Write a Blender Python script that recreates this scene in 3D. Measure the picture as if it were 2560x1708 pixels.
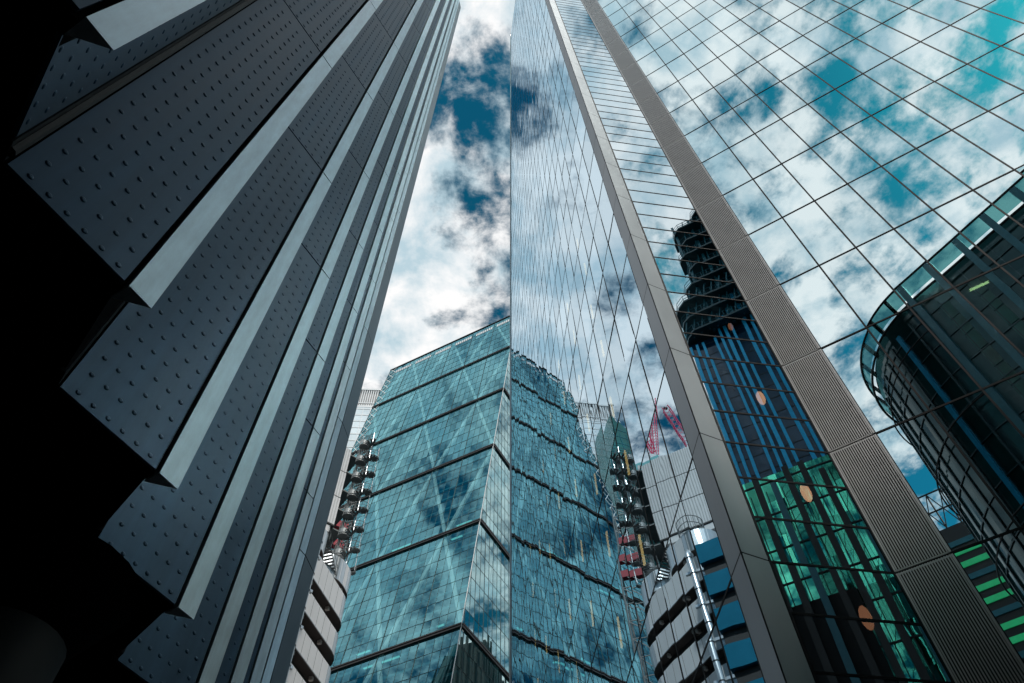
import bpy, math, random
from mathutils import Vector, Matrix
random.seed(7)
R = math.radians
sc = bpy.context.scene
for o in list(bpy.data.objects): bpy.data.objects.remove(o)
COL = sc.collection
GZ = -1.65                                   # ground level; the camera is the origin

# ------------------------------------------------------------------ camera
cd = bpy.data.cameras.new("camera"); cam = bpy.data.objects.new("camera", cd); COL.objects.link(cam)
cd.sensor_width = 36; cd.lens = 27; cd.clip_start = .05; cd.clip_end = 3000
FPX = 1920.0
zc = Vector((1262 - 1280, -403 - 854, FPX)).normalized()       # zenith seen from the camera (x right, y down, z forward)
yc = (Vector((0, 0, 1)) - zc * zc.z).normalized()
xc = yc.cross(zc)
cr = Vector((xc.x, yc.x, zc.x)); cdn = Vector((xc.y, yc.y, zc.y)); cf = Vector((xc.z, yc.z, zc.z))
m = Matrix.Identity(4)
for i in range(3):
    m[i][0] = cr[i]; m[i][1] = -cdn[i]; m[i][2] = -cf[i]
cam.matrix_world = m
sc.camera = cam

# ------------------------------------------------------------------ sky with broken cloud
SUN_AZ, SUN_EL = 162, 52
wd = bpy.data.worlds.new("World"); sc.world = wd; wd.use_nodes = True
N = wd.node_tree.nodes; Lk = wd.node_tree.links
for n in list(N): N.remove(n)
def nd(t, **k):
    n = N.new(t)
    for a, v in k.items(): setattr(n, a, v)
    return n
def wmath(op, a, b=None, c=None):
    n = nd('ShaderNodeMath', operation=op)
    for i, v in enumerate((a, b, c)):
        if v is None: continue
        if isinstance(v, (int, float)): n.inputs[i].default_value = v
        else: Lk.new(v, n.inputs[i])
    return n.outputs[0]
def wmix(f, a, b, bt='MIX'):
    n = nd('ShaderNodeMix', data_type='RGBA', blend_type=bt)
    for s, v in ((n.inputs[0], f), (n.inputs[6], a), (n.inputs[7], b)):
        if isinstance(v, (int, float)): s.default_value = v
        elif isinstance(v, tuple): s.default_value = (*v, 1)
        else: Lk.new(v, s)
    return n.outputs[2]
sky = nd('ShaderNodeTexSky', sky_type='NISHITA', sun_disc=False)
sky.sun_elevation = R(SUN_EL); sky.sun_rotation = R(SUN_AZ); sky.air_density = 1.0; sky.dust_density = .6; sky.ozone_density = 2.0
tc = nd('ShaderNodeTexCoord'); sep = nd('ShaderNodeSeparateXYZ'); Lk.new(tc.outputs['Generated'], sep.inputs[0])
zz = wmath('MAXIMUM', sep.outputs[2], .12)
px = wmath('DIVIDE', sep.outputs[0], zz); py = wmath('DIVIDE', sep.outputs[1], zz)
cmb = nd('ShaderNodeCombineXYZ'); Lk.new(px, cmb.inputs[0]); Lk.new(py, cmb.inputs[1]); cmb.inputs[2].default_value = 3.7
def noise(scale, detail, rough, dist=0.0, vec=None, off=(0, 0, 0)):
    mp = nd('ShaderNodeMapping'); mp.inputs['Location'].default_value = off; Lk.new(vec or cmb.outputs[0], mp.inputs[0])
    n = nd('ShaderNodeTexNoise'); n.inputs['Scale'].default_value = scale; n.inputs['Detail'].default_value = detail
    n.inputs['Roughness'].default_value = rough; n.inputs['Distortion'].default_value = dist
    Lk.new(mp.outputs[0], n.inputs[0]); return n.outputs[0]
n1 = noise(7.5, 12, .60, .15, off=(1.3, .4, 0))
n2 = noise(19.0, 10, .62, .2, off=(4.1, 2.2, 1.5))
n3 = noise(8.5, 9, .6, .2, off=(7.7, 9.1, 5.0))
dens = wmath('ADD', wmath('MULTIPLY', n1, .68), wmath('MULTIPLY', n2, .32))
# places where the cloud opens or closes: (direction, angular radius in degrees, weight)
GAPS = [((-.026, .300, .954), 5.0, -.085), ((-.015, .445, .895), 4.5, -.085), ((-.076, .405, .911), 2.5, -.06), ((-.060, .250, .967), 2.5, -.04), ((-.136, .479, .867), 3.5, -.03),
        ((.21, -.227, .951), 13.0, .06), ((-.075, .390, .920), 13.0, .07), ((-.093, .354, .930), 3.0, .04), ((-.154, .528, .835), 4.0, .06), ((-.093, .514, .853), 4.5, .06)]
nv = nd('ShaderNodeVectorMath', operation='NORMALIZE'); Lk.new(tc.outputs['Generated'], nv.inputs[0])
for d, rad, amt in GAPS:
    dv = Vector(d).normalized()
    dt = nd('ShaderNodeVectorMath', operation='DOT_PRODUCT'); Lk.new(nv.outputs[0], dt.inputs[0]); dt.inputs[1].default_value = dv
    mr = nd('ShaderNodeMapRange', interpolation_type='SMOOTHSTEP')
    Lk.new(dt.outputs['Value'], mr.inputs[0]); mr.inputs[1].default_value = math.cos(R(rad * 1.5)); mr.inputs[2].default_value = 1.0
    mr.inputs[3].default_value = 0; mr.inputs[4].default_value = amt
    dens = wmath('ADD', dens, mr.outputs[0])
mr = nd('ShaderNodeMapRange', interpolation_type='SMOOTHSTEP'); Lk.new(dens, mr.inputs[0])
mr.inputs[1].default_value = .405; mr.inputs[2].default_value = .555
shade = nd('ShaderNodeMapRange'); Lk.new(n3, shade.inputs[0]); shade.inputs[1].default_value = .36; shade.inputs[2].default_value = .56
cloudc = wmix(shade.outputs[0], (.50, .66, .74), (1.0, 1.0, 1.0))
bg_blue = nd('ShaderNodeBackground'); bg_blue.inputs[1].default_value = .085
Lk.new(wmix(1.0, sky.outputs[0], (.05, .80, .80), 'MULTIPLY'), bg_blue.inputs[0])
bg_cl = nd('ShaderNodeBackground'); Lk.new(cloudc, bg_cl.inputs[0]); bg_cl.inputs[1].default_value = 1.0
mx = nd('ShaderNodeMixShader'); Lk.new(mr.outputs[0], mx.inputs[0]); Lk.new(bg_blue.outputs[0], mx.inputs[1]); Lk.new(bg_cl.outputs[0], mx.inputs[2])
wo = nd('ShaderNodeOutputWorld'); Lk.new(mx.outputs[0], wo.inputs[0])

# ------------------------------------------------------------------ sun and exposure
sl = bpy.data.lights.new("sun", 'SUN'); sl.energy = 2.6; sl.angle = R(3); sl.color = (1, .95, .88)
so = bpy.data.objects.new("sun", sl); COL.objects.link(so)
sd = Vector((math.sin(R(SUN_AZ)) * math.cos(R(SUN_EL)), math.cos(R(SUN_AZ)) * math.cos(R(SUN_EL)), math.sin(R(SUN_EL))))
so.rotation_euler = sd.to_track_quat('Z', 'Y').to_euler()
so.location = (0, 0, 300)
sc.view_settings.view_transform = 'Standard'; sc.view_settings.look = 'None'
sc.view_settings.exposure = 0; sc.view_settings.gamma = 1
sc.render.engine = 'CYCLES'
sc.cycles.max_bounces = 10; sc.cycles.glossy_bounces = 5; sc.cycles.transparent_max_bounces = 16; sc.cycles.diffuse_bounces = 3
sc.cycles.caustics_reflective = False; sc.cycles.caustics_refractive = False

# ------------------------------------------------------------------ materials
def newmat(name):
    mt = bpy.data.materials.new(name); mt.use_nodes = True
    nt = mt.node_tree
    for n in list(nt.nodes): nt.nodes.remove(n)
    return mt, nt
def mat(name, col, rough=.5, metal=0.0, var=.12, scale=2.0, bump=0.0, bscale=8.0, stretch=(1, 1, 1), emit=None, estr=0, spec=.5):
    mt, nt = newmat(name); l = nt.links
    p = nt.nodes.new('ShaderNodeBsdfPrincipled'); o = nt.nodes.new('ShaderNodeOutputMaterial'); l.new(p.outputs[0], o.inputs[0])
    p.inputs['Roughness'].default_value = rough; p.inputs['Metallic'].default_value = metal; p.inputs['Specular IOR Level'].default_value = spec
    if emit: p.inputs['Emission Color'].default_value = (*emit, 1); p.inputs['Emission Strength'].default_value = estr
    t = nt.nodes.new('ShaderNodeTexCoord'); mp = nt.nodes.new('ShaderNodeMapping'); mp.inputs['Scale'].default_value = stretch; l.new(t.outputs['Object'], mp.inputs[0])
    nz = nt.nodes.new('ShaderNodeTexNoise'); nz.inputs['Scale'].default_value = scale; nz.inputs['Detail'].default_value = 8; nz.inputs['Roughness'].default_value = .65; l.new(mp.outputs[0], nz.inputs[0])
    rp = nt.nodes.new('ShaderNodeMapRange'); rp.inputs[1].default_value = .3; rp.inputs[2].default_value = .7; rp.inputs[3].default_value = 1 - var; rp.inputs[4].default_value = 1 + var; l.new(nz.outputs[0], rp.inputs[0])
    mx = nt.nodes.new('ShaderNodeVectorMath'); mx.operation = 'SCALE'; mx.inputs[0].default_value = col; l.new(rp.outputs[0], mx.inputs['Scale']); l.new(mx.outputs[0], p.inputs['Base Color'])
    rr = nt.nodes.new('ShaderNodeMapRange'); rr.inputs[3].default_value = rough * .85; rr.inputs[4].default_value = min(1, rough * 1.2); l.new(nz.outputs[0], rr.inputs[0]); l.new(rr.outputs[0], p.inputs['Roughness'])
    if bump:
        b = nt.nodes.new('ShaderNodeTexNoise'); b.inputs['Scale'].default_value = bscale; b.inputs['Detail'].default_value = 4; l.new(mp.outputs[0], b.inputs[0])
        bp = nt.nodes.new('ShaderNodeBump'); bp.inputs['Distance'].default_value = bump; bp.inputs['Strength'].default_value = 1; l.new(b.outputs[0], bp.inputs['Height']); l.new(bp.outputs[0], p.inputs['Normal'])
    return mt
def glass(name, tint, rmin, trans, wave=0.0, wscale=.5, rough=0.0, pane=.06, body=None, bodyf=0.0):
    """coated facade glass: mirror coat over tinted see-through pane (and some frit body colour)"""
    mt, nt = newmat(name); l = nt.links
    o = nt.nodes.new('ShaderNodeOutputMaterial')
    g = nt.nodes.new('ShaderNodeBsdfGlossy'); g.inputs['Roughness'].default_value = rough
    geo = nt.nodes.new('ShaderNodeNewGeometry')
    rp = nt.nodes.new('ShaderNodeMapRange'); rp.inputs[3].default_value = 1 - pane; rp.inputs[4].default_value = 1 + pane * .4; l.new(geo.outputs['Random Per Island'], rp.inputs[0])
    sv = nt.nodes.new('ShaderNodeVectorMath'); sv.operation = 'SCALE'; sv.inputs[0].default_value = tint; l.new(rp.outputs[0], sv.inputs['Scale']); l.new(sv.outputs[0], g.inputs[0])
    tr = nt.nodes.new('ShaderNodeBsdfTransparent'); tr.inputs[0].default_value = (*trans, 1)
    lw = nt.nodes.new('ShaderNodeLayerWeight'); lw.inputs['Blend'].default_value = .5; pw = nt.nodes.new('ShaderNodeMath'); pw.operation = 'POWER'; l.new(lw.outputs['Facing'], pw.inputs[0]); pw.inputs[1].default_value = 4.0
    fr = nt.nodes.new('ShaderNodeMapRange'); fr.inputs[3].default_value = rmin; fr.inputs[4].default_value = 1.0; l.new(pw.outputs[0], fr.inputs[0])
    base = tr.outputs[0]
    if body:
        df = nt.nodes.new('ShaderNodeBsdfDiffuse'); df.inputs[0].default_value = (*body, 1)
        mb = nt.nodes.new('ShaderNodeMixShader'); mb.inputs[0].default_value = bodyf; l.new(tr.outputs[0], mb.inputs[1]); l.new(df.outputs[0], mb.inputs[2]); base = mb.outputs[0]
    mx = nt.nodes.new('ShaderNodeMixShader'); l.new(fr.outputs[0], mx.inputs[0]); l.new(base, mx.inputs[1]); l.new(g.outputs[0], mx.inputs[2]); l.new(mx.outputs[0], o.inputs[0])
    if wave:
        t = nt.nodes.new('ShaderNodeTexCoord')
        mv = nt.nodes.new('ShaderNodeVectorMath'); mv.operation = 'MULTIPLY_ADD'
        cb = nt.nodes.new('ShaderNodeCombineXYZ'); l.new(geo.outputs['Random Per Island'], cb.inputs[0]); l.new(geo.outputs['Random Per Island'], cb.inputs[1])
        l.new(cb.outputs[0], mv.inputs[0]); mv.inputs[1].default_value = (37, 91, 53); l.new(t.outputs['Object'], mv.inputs[2])
        b = nt.nodes.new('ShaderNodeTexNoise'); b.inputs['Scale'].default_value = wscale; b.inputs['Detail'].default_value = 1.5; l.new(mv.outputs[0], b.inputs[0])
        bp = nt.nodes.new('ShaderNodeBump'); bp.inputs['Distance'].default_value = wave; bp.inputs['Strength'].default_value = 1; l.new(b.outputs[0], bp.inputs['Height']); l.new(bp.outputs[0], g.inputs['Normal'])
    return mt
def lamp(name, col, s):
    mt, nt = newmat(name); e = nt.nodes.new('ShaderNodeEmission'); o = nt.nodes.new('ShaderNodeOutputMaterial')
    e.inputs[0].default_value = (*col, 1); e.inputs[1].default_value = s; nt.links.new(e.outputs[0], o.inputs[0]); return mt
M = dict(
    asphalt=mat('asphalt', (.05, .05, .052), .9, var=.25, scale=6, bump=.004, bscale=60),
    rivet=mat('slate_steel', (.024, .066, .112), .46, .65, var=.25, scale=1.3, bump=.0006, bscale=3, stretch=(3, 3, .25)),
    strip=mat('brushed_steel', (.62, .77, .84), .38, .7, var=.16, scale=3.5, bump=.0006, bscale=14, stretch=(2, 2, .5)),
    endp=mat('grey_steel', (.22, .26, .28), .4, .6, var=.12, scale=1.5, stretch=(1, 1, .3)),
    joint=mat('black_gasket', (.008, .009, .01), .6),
    gutter=mat('gutter_metal', (.006, .009, .012), .5, 0, spec=.15),
    soffit=mat('shaded_soffit', (.004, .005, .006), .9, spec=.02),  # shade under the building put into the near-black colour
    soffit2=mat('charcoal_column', (.03, .034, .034), .7),
    bronze=mat('brown_edge', (.06, .055, .04), .5, .3),
    frame=mat('mullion', (.008, .009, .012), .6, 0, spec=.12),
    lframe=mat('teal_mullion', (.02, .055, .062), .5, 0),
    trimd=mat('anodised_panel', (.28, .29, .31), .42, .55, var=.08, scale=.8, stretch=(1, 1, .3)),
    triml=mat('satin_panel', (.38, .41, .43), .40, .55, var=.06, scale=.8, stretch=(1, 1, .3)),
    louvre=mat('louvre_blade', (.55, .55, .56), .45, .35, var=.08),
    louvreb=mat('louvre_back', (.02, .018, .017), .8),
    core=mat('dark_interior', (.010, .013, .015), .9),
    slab=mat('ceiling_slab', (.035, .04, .04), .9),
    brace=mat('white_steel', (.86, .88, .88), .5, var=.05),
    belt=mat('belt_steel', (.030, .026, .027), .5, .2),
    beltl=mat('belt_light', (.5, .5, .5), .5),
    leadin=mat('teal_interior', (.006, .09, .12), .8, var=.4, scale=.25),
    leadslab=mat('floor_edge', (.03, .20, .23), .6, var=.3, scale=.3),
    white=mat('white_cladding', (.78, .78, .80), .45, .0, var=.05, scale=.8),
    steel=mat('stainless_steel', (.62, .66, .69), .34, .85, var=.08, scale=.7, stretch=(1, 1, .3)),
    podw=mat('satin_steel', (.93, .93, .94), .42, .15, var=.05, scale=.7, stretch=(1, 1, .3)),
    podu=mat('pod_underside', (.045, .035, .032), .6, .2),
    bracket=mat('bracket_paint', (.42, .38, .35), .6),
    concrete=mat('concrete', (.36, .34, .33), .85, var=.15, scale=1.2),
    dark=mat('dark_frame', (.018, .02, .022), .6),
    iron=mat('stair_iron', (.20, .215, .22), .5, .3),
    screen=mat('drum_mesh', (.34, .36, .37), .55, .3),
    pbox=mat('box_back', (.52, .53, .55), .6),
    red=mat('red_paint', (.35, .01, .03), .5),
    bluebox=mat('sky_blue_glass', (.01, .20, .32), .22, .35, var=.1, scale=.5),  # sky reflected in the glass bays put into the base colour
    blue=mat('sky_blue_fin', (.0, .48, .86), .3, .2, var=.15),  # blue of the reflected sky put into the fin colour
    navy=mat('navy_glass', (.004, .035, .075), .08, .3, var=.4, scale=.6),
    greeng=mat('green_glass', (.07, .80, .50), .08, .75, var=.35, scale=.25),
    greenl=mat('green_strip', (.02, .42, .16), .3, var=.4, scale=.6, emit=(.03, .60, .22), estr=.28),
    tealg=mat('teal_glass', (.008, .07, .075), .10, .2, var=.4, scale=.3),
    tealfin=mat('teal_fin', (.01, .15, .20), .35, .1),
    blind=mat('lit_window_blind', (.015, .17, .15), .5, var=.5, scale=.35),  # lit green of the window strips put into the base colour
    tealdk=mat('dark_teal_fin', (.010, .060, .075), .4, .1),
    canopy=mat('canopy_glass', (.22, .55, .58), .3, 0, var=.1),
    palegl=mat('pale_glass', (.84, .91, .96), .12, .2, var=.12, scale=.12),
    greent=mat('green_tower_glass', (.01, .16, .15), .08, .2, var=.4, scale=.1),
    black=mat('black_cladding', (.012, .012, .014), .4),
    crane=mat('crane_paint', (.62, .01, .09), .5),
    lampo=lamp('pendant_glow', (1.0, .40, .20), 3.2), lampd=lamp('pendant_dim_glow', (1.0, .33, .16), 1.1),
    lampy=lamp('tube_glow', (1.0, .50, .16), 3.5),
    lampg=lamp('panel_glow', (.75, .85, .35), 4),
    lampc=lamp('office_glow', (.25, .85, .78), .75),
)
G1 = glass('mirror_glass_side', (.64, .79, .89), .80, (.5, .75, .8), wave=.0035, wscale=.35, pane=.10)
G2 = glass('mirror_glass_recess', (.80, .92, .98), .80, (.6, .8, .85), wave=.0018, wscale=.35, pane=.06)
G3 = glass('mirror_glass_front', (.84, .97, 1.0), .84, (.5, .8, .8), wave=.0012, wscale=.3, pane=.05)
GL = glass('teal_glass_wall', (.31, .71, .82), .43, (.70, .97, .98), wave=.004, wscale=.25, pane=.16, body=(.02, .20, .22), bodyf=.04)
GE = glass('pale_teal_glass', (.66, .92, .95), .55, (.45, .85, .88), wave=.004, wscale=.25, pane=.14, body=(.04, .26, .28), bodyf=.2)

# ------------------------------------------------------------------ builders
class MB:
    def __init__(s): s.v = []; s.f = []
    def poly(s, pts):
        b = len(s.v); s.v += [tuple(p) for p in pts]; s.f.append(tuple(range(b, b + len(pts)))); return s
    def obox(s, o, a, b, c):
        """box from corner o with edge vectors a, b, c"""
        o, a, b, c = Vector(o), Vector(a), Vector(b), Vector(c)
        k = len(s.v)
        for z in (0, 1):
            for q in (o, o + a, o + a + b, o + b): s.v.append(tuple(q + c * z))
        F = [(0, 3, 2, 1), (4, 5, 6, 7), (0, 1, 5, 4), (1, 2, 6, 5), (2, 3, 7, 6), (3, 0, 4, 7)]
        if a.cross(b).dot(c) < 0: F = [tuple(reversed(f)) for f in F]
        s.f += [tuple(k + i for i in f) for f in F]; return s
    def beam(s, p, q, w, d=None, up=(0, 0, 1)):
        p, q = Vector(p), Vector(q); ax = q - p
        if ax.length < 1e-6: return s
        u = ax.normalized(); up = Vector(up)
        if abs(u.dot(up.normalized())) > .98: up = Vector((1, 0, 0))
        a = u.cross(up).normalized() * w; b = a.cross(u).normalized() * (d or w)
        return s.obox(p - a / 2 - b / 2, a, b, ax)
    def tube(s, pts, r, n=8, cap=True):
        pts = [Vector(p) for p in pts]; k = len(s.v); prev = None
        for i, p in enumerate(pts):
            t = (pts[min(i + 1, len(pts) - 1)] - pts[max(i - 1, 0)]).normalized()
            if prev is None:
                a = t.cross(Vector((0, 0, 1)) if abs(t.z) < .9 else Vector((1, 0, 0))).normalized()
            else: a = (prev - t * prev.dot(t)).normalized()
            prev = a; b = t.cross(a)
            for j in range(n):
                an = 2 * math.pi * j / n; s.v.append(tuple(p + a * r * math.cos(an) + b * r * math.sin(an)))
        for i in range(len(pts) - 1):
            for j in range(n):
                s.f.append((k + i * n + j, k + i * n + (j + 1) % n, k + (i + 1) * n + (j + 1) % n, k + (i + 1) * n + j))
        if cap:
            s.f.append(tuple(k + j for j in reversed(range(n)))); s.f.append(tuple(k + (len(pts) - 1) * n + j for j in range(n)))
        return s
    def prism(s, plan, z0, z1, top=True, bot=True, shear=(0, 0)):
        plan = [tuple(p[:2]) for p in plan]
        ar = sum(plan[i][0] * plan[(i + 1) % len(plan)][1] - plan[(i + 1) % len(plan)][0] * plan[i][1] for i in range(len(plan)))
        if ar < 0: plan = plan[::-1]
        k = len(s.v); n = len(plan)
        for z in (z0, z1):
            for x, y in plan: s.v.append((x + shear[0] * z, y + shear[1] * z, z))
        for i in range(n): s.f.append((k + i, k + (i + 1) % n, k + n + (i + 1) % n, k + n + i))
        if bot: s.f.append(tuple(k + i for i in reversed(range(n))))
        if top: s.f.append(tuple(k + n + i for i in range(n)))
        return s
    def mesh(s, name, mats, smooth=False):
        me = bpy.data.meshes.new(name); me.from_pydata(s.v, [], s.f)
        if not isinstance(mats, (list, tuple)): mats = [mats]
        for mt in mats: me.materials.append(mt)
        if smooth:
            for p in me.polygons: p.use_smooth = True
        me.update(); return me
    def build(s, name, mt, parent=None, smooth=False):
        return link(name, s.mesh(name, mt, smooth), parent)
def link(name, me, parent=None, loc=None):
    o = bpy.data.objects.new(name, me); COL.objects.link(o)
    if parent: o.parent = parent
    if loc is not None: o.location = loc
    return o
def thing(name, label, cat, loc=(0, 0, 0), group=None):
    o = bpy.data.objects.new(name, None); COL.objects.link(o); o.empty_display_size = .5
    o['label'] = label; o['category'] = cat
    if group: o['group'] = group
    return o        # roots stay at the world origin axes so that all parts use site coordinates
def struct(name, mb, mt):
    o = mb.build(name, mt); o['kind'] = 'structure'; return o
def adir(a): return Vector((math.sin(R(a)), math.cos(R(a)), 0))
def clip(poly, a, b, c):
    """keep a*x+b*y<=c of a 2-D polygon"""
    out = []
    for i in range(len(poly)):
        p, q = poly[i], poly[(i + 1) % len(poly)]
        dp, dq = a * p[0] + b * p[1] - c, a * q[0] + b * q[1] - c
        if dp <= 0: out.append(p)
        if dp * dq < 0:
            t = dp / (dp - dq); out.append((p[0] + (q[0] - p[0]) * t, p[1] + (q[1] - p[1]) * t))
    return out

# ------------------------------------------------------------------ ground
struct('ground', MB().poly([(-1500, -1500, GZ), (1500, -1500, GZ), (1500, 1500, GZ), (-1500, 1500, GZ)]), M['asphalt'])

# ------------------------------------------------------------------ the mirror-glass tower on the right
W = Vector((-.01307, -.00016, 1.0))                 # all its uprights lean very slightly
K = 1.27
PF = Vector((3.9568, 10.19146, 0)) * K; PE2 = Vector((4.47107, 10.42475, 0)) * K
PE3 = Vector((6.72078, 10.77302, 0)) * K; PE4 = Vector((7.56022, 10.26663, 0)) * K
D1 = adir(-6.0); DT = adir(65.6); D2 = adir(81.2); D3 = adir(121.1)
def outn(d):
    n = d.cross(W).normalized()
    return n
N1 = -outn(D1) if outn(D1).x > 0 else outn(D1)
def facing(d, p):
    n = d.cross(W).normalized(); return n if n.dot(p) < 0 else -n
NT, N2, N3 = facing(DT, PF), facing(D2, PE2), facing(D3, PE3)
ROW0, ROWH = 19.27, 3.975
rows = [ROW0 + ROWH * j for j in range(-5, 38)]
S_F = PF.dot(D1)
O1 = PF - D1 * S_F
def P1(s, z, off=0): return O1 + D1 * s + W * z + N1 * off
tower = thing('glass_tower', 'tall mirror-glass tower with grey metal corner and ribbed louvre band, filling the right side', 'tower')

def pane_quad(mb, poly, fn, tilt, grow=0):
    cx = sum(p[0] for p in poly) / len(poly); cy = sum(p[1] for p in poly) / len(poly)
    ta, tb = random.gauss(0, tilt), random.gauss(0, tilt)
    mb.poly([fn(p[0], p[1], -.02 + (p[0] - cx) * ta + (p[1] - cy) * tb) for p in poly])
S1 = 13.16; CW1 = 1.511
FAR = (68.96, .2137)
def clip1(poly):
    poly = clip(poly, 1, FAR[1], FAR[0])                    # raking far edge
    if poly: poly = clip(poly, -1.1, 1, 167.1 - 1.1 * 33.2)  # sloping roof line
    return poly
def wind(mb, n):
    """turn faces so that normals face n"""
    for i, f in enumerate(mb.f):
        a, b, c = (Vector(mb.v[f[0]]), Vector(mb.v[f[1]]), Vector(mb.v[f[2]]))
        if (b - a).cross(c - b).dot(n) < 0: mb.f[i] = tuple(reversed(f))
    return mb
zl = [GZ] + rows
g1 = MB(); mu = MB()
for i in range(37):
    for j in range(len(zl) - 1):
        s0, s1, z0, z1 = S1 + CW1 * i, S1 + CW1 * (i + 1), zl[j], zl[j + 1]
        p = clip1([(s0, z0), (s1, z0), (s1, z1), (s0, z1)])
        if len(p) >= 3: pane_quad(g1, p, lambda a, b, o: P1(a, b, o + .02), .0016)
wall1 = wind(g1, N1).build('window_wall', G1, tower)
def seg1(a, b, hw, out):
    """mullion bar on the side wall between (s,z) points, clipped to its outline"""
    if a[0] == b[0]: q = [(a[0] - hw, a[1]), (a[0] + hw, a[1]), (b[0] + hw, b[1]), (b[0] - hw, b[1])]
    else: q = [(a[0], a[1] - hw), (b[0], b[1] - hw), (b[0], b[1] + hw), (a[0], a[1] + hw)]
    q = clip1(q)
    if len(q) < 3: return
    k = len(mu.v); n = len(q)
    for o_ in (-.05, out):
        for s, z in q: mu.v.append(tuple(P1(s, z, o_)))
    for i in range(n): mu.f.append((k + i, k + (i + 1) % n, k + n + (i + 1) % n, k + n + i))
    mu.f.append(tuple(k + n + i for i in range(n)))
for i in range(38): seg1((S1 + CW1 * i, GZ), (S1 + CW1 * i, 168), .045, .0035)
for z in rows: seg1((S1, z), (70, z), .032, .009)
mu.build('mullion', M['frame'], wall1)
# bright metal closing strip along the raking far edge and the roof
ed = MB()
def farpt(z): return FAR[0] - FAR[1] * z
ed.obox(P1(farpt(GZ), GZ, .0), P1(farpt(167), 167, 0) - P1(farpt(GZ), GZ, 0), N1 * .10, D1 * .22)
ed.build('edge_trim', M['triml'], tower)
# corner panels: dark side leaf and light front leaf, one pair each storey
PT = lambda t, z, off=0: PF + DT * t + W * z + NT * off
LT = (PE2 - PF).length
TOPZ = 146
for j in range(len(zl) - 1):
    z0, z1 = zl[j] + .02, zl[j + 1] - .02
    if z1 > TOPZ: break
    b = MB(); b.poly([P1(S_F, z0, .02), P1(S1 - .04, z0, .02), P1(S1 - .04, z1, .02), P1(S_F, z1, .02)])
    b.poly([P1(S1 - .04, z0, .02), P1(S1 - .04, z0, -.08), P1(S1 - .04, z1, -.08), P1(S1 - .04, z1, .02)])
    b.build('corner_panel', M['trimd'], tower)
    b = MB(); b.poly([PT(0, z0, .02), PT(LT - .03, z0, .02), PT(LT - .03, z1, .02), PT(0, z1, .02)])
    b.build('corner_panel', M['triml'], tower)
b = MB(); b.poly([P1(S_F, GZ, -.03), P1(S1, GZ, -.03), P1(S1, TOPZ, -.03), P1(S_F, TOPZ, -.03)])
b.poly([PT(0, GZ, -.03), PT(LT, GZ, -.03), PT(LT, TOPZ, -.03), PT(0, TOPZ, -.03)])
b.build('corner_backing', M['joint'], tower)
# recessed front wall with thin horizontal glazing bars
P2 = lambda t, z, off=0: PE2 + D2 * t + W * z + N2 * off
L2 = (PE3 - PE2).length
g2 = MB(); mu = MB()
h3 = ROWH / 3
for j in range(-15, 100):
    z0 = ROW0 + h3 * j; z1 = z0 + h3
    if z0 < GZ: continue
    if z1 > TOPZ: break
    pane_quad(g2, [(0.03, z0), (L2 - .03, z0), (L2 - .03, z1), (0.03, z1)], lambda a, b, o: P2(a, b, o + .02), .0009)
    big = (j % 3 == 0)
    mu.obox(P2(0, z0 - .028, -.04), D2 * L2, W * .023, N2 * .054)
    mu.obox(P2(0, z0 + .005, -.04), D2 * L2, W * .023, N2 * .054)
wall2 = wind(g2, N2).build('window_wall', G2, tower)
mu.obox(P2(0, GZ, -.04), D2 * .05, W * (TOPZ - GZ), N2 * .06)
mu.obox(P2(L2 - .05, GZ, -.04), D2 * .05, W * (TOPZ - GZ), N2 * .06)
mu.build('mullion', M['frame'], wall2)
# ribbed louvre band
PL = lambda t, z, off=0: PE3 + D3 * t + W * z + N3 * off
LL = (PE4 - PE3).length
lv = MB(); nb = 20
lh = ROWH - .06
for k in range(nb):
    t = .07 + (LL - .14) * k / (nb - 1)
    lv.obox(PL(t - .014, .03, -.02) , D3 * .028, W * (lh - .02), N3 * .03)
for t in (0, LL - .045): lv.obox(PL(t, 0, -.02), D3 * .045, W * lh, N3 * .04)
lv.obox(PL(.045, .0, -.02), D3 * (LL - .09), W * .035, N3 * .022)
lv.obox(PL(.045, lh - .035, -.02), D3 * (LL - .09), W * .035, N3 * .022)
lme = lv.mesh('louvre_panel', M['louvre'])
for j in range(len(rows) - 1):
    if rows[j] > TOPZ: break
    link('louvre_panel', lme, tower, W * (rows[j] + .03))
b = MB(); b.obox(PL(0, GZ, -.06), D3 * LL, W * (TOPZ - GZ), N3 * .035); b.build('louvre_backing', M['louvreb'], tower)
# big front wall on the right
P3 = lambda t, z, off=0: PE4 + D3 * t + W * z + N3 * off
CW3 = 1.287; T0 = 1.41 - CW3; L3 = T0 + CW3 * 20
g3 = MB(); mu = MB()
ts = [0.0] + [T0 + CW3 * i for i in range(1, 21)]
zl3 = [z for z in zl if z < TOPZ + 4]
for i in range(20):
    for j in range(len(zl3) - 1):
        pane_quad(g3, [(ts[i], zl3[j]), (ts[i + 1], zl3[j]), (ts[i + 1], zl3[j + 1]), (ts[i], zl3[j + 1])], lambda a, b, o: P3(a, b, o + .02), .0011)
wall3 = wind(g3, N3).build('window_wall', G3, tower)
for t in ts: mu.obox(P3(t - .027, GZ, -.05), D3 * .054, W * (zl3[-1] - GZ), N3 * .06)
for z in zl3[1:]:
    mu.obox(P3(0, z - .028, -.05), D3 * L3, W * .024, N3 * .068)
    mu.obox(P3(0, z + .004, -.05), D3 * L3, W * .024, N3 * .068)
mu.build('mullion', M['frame'], wall3)
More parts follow.
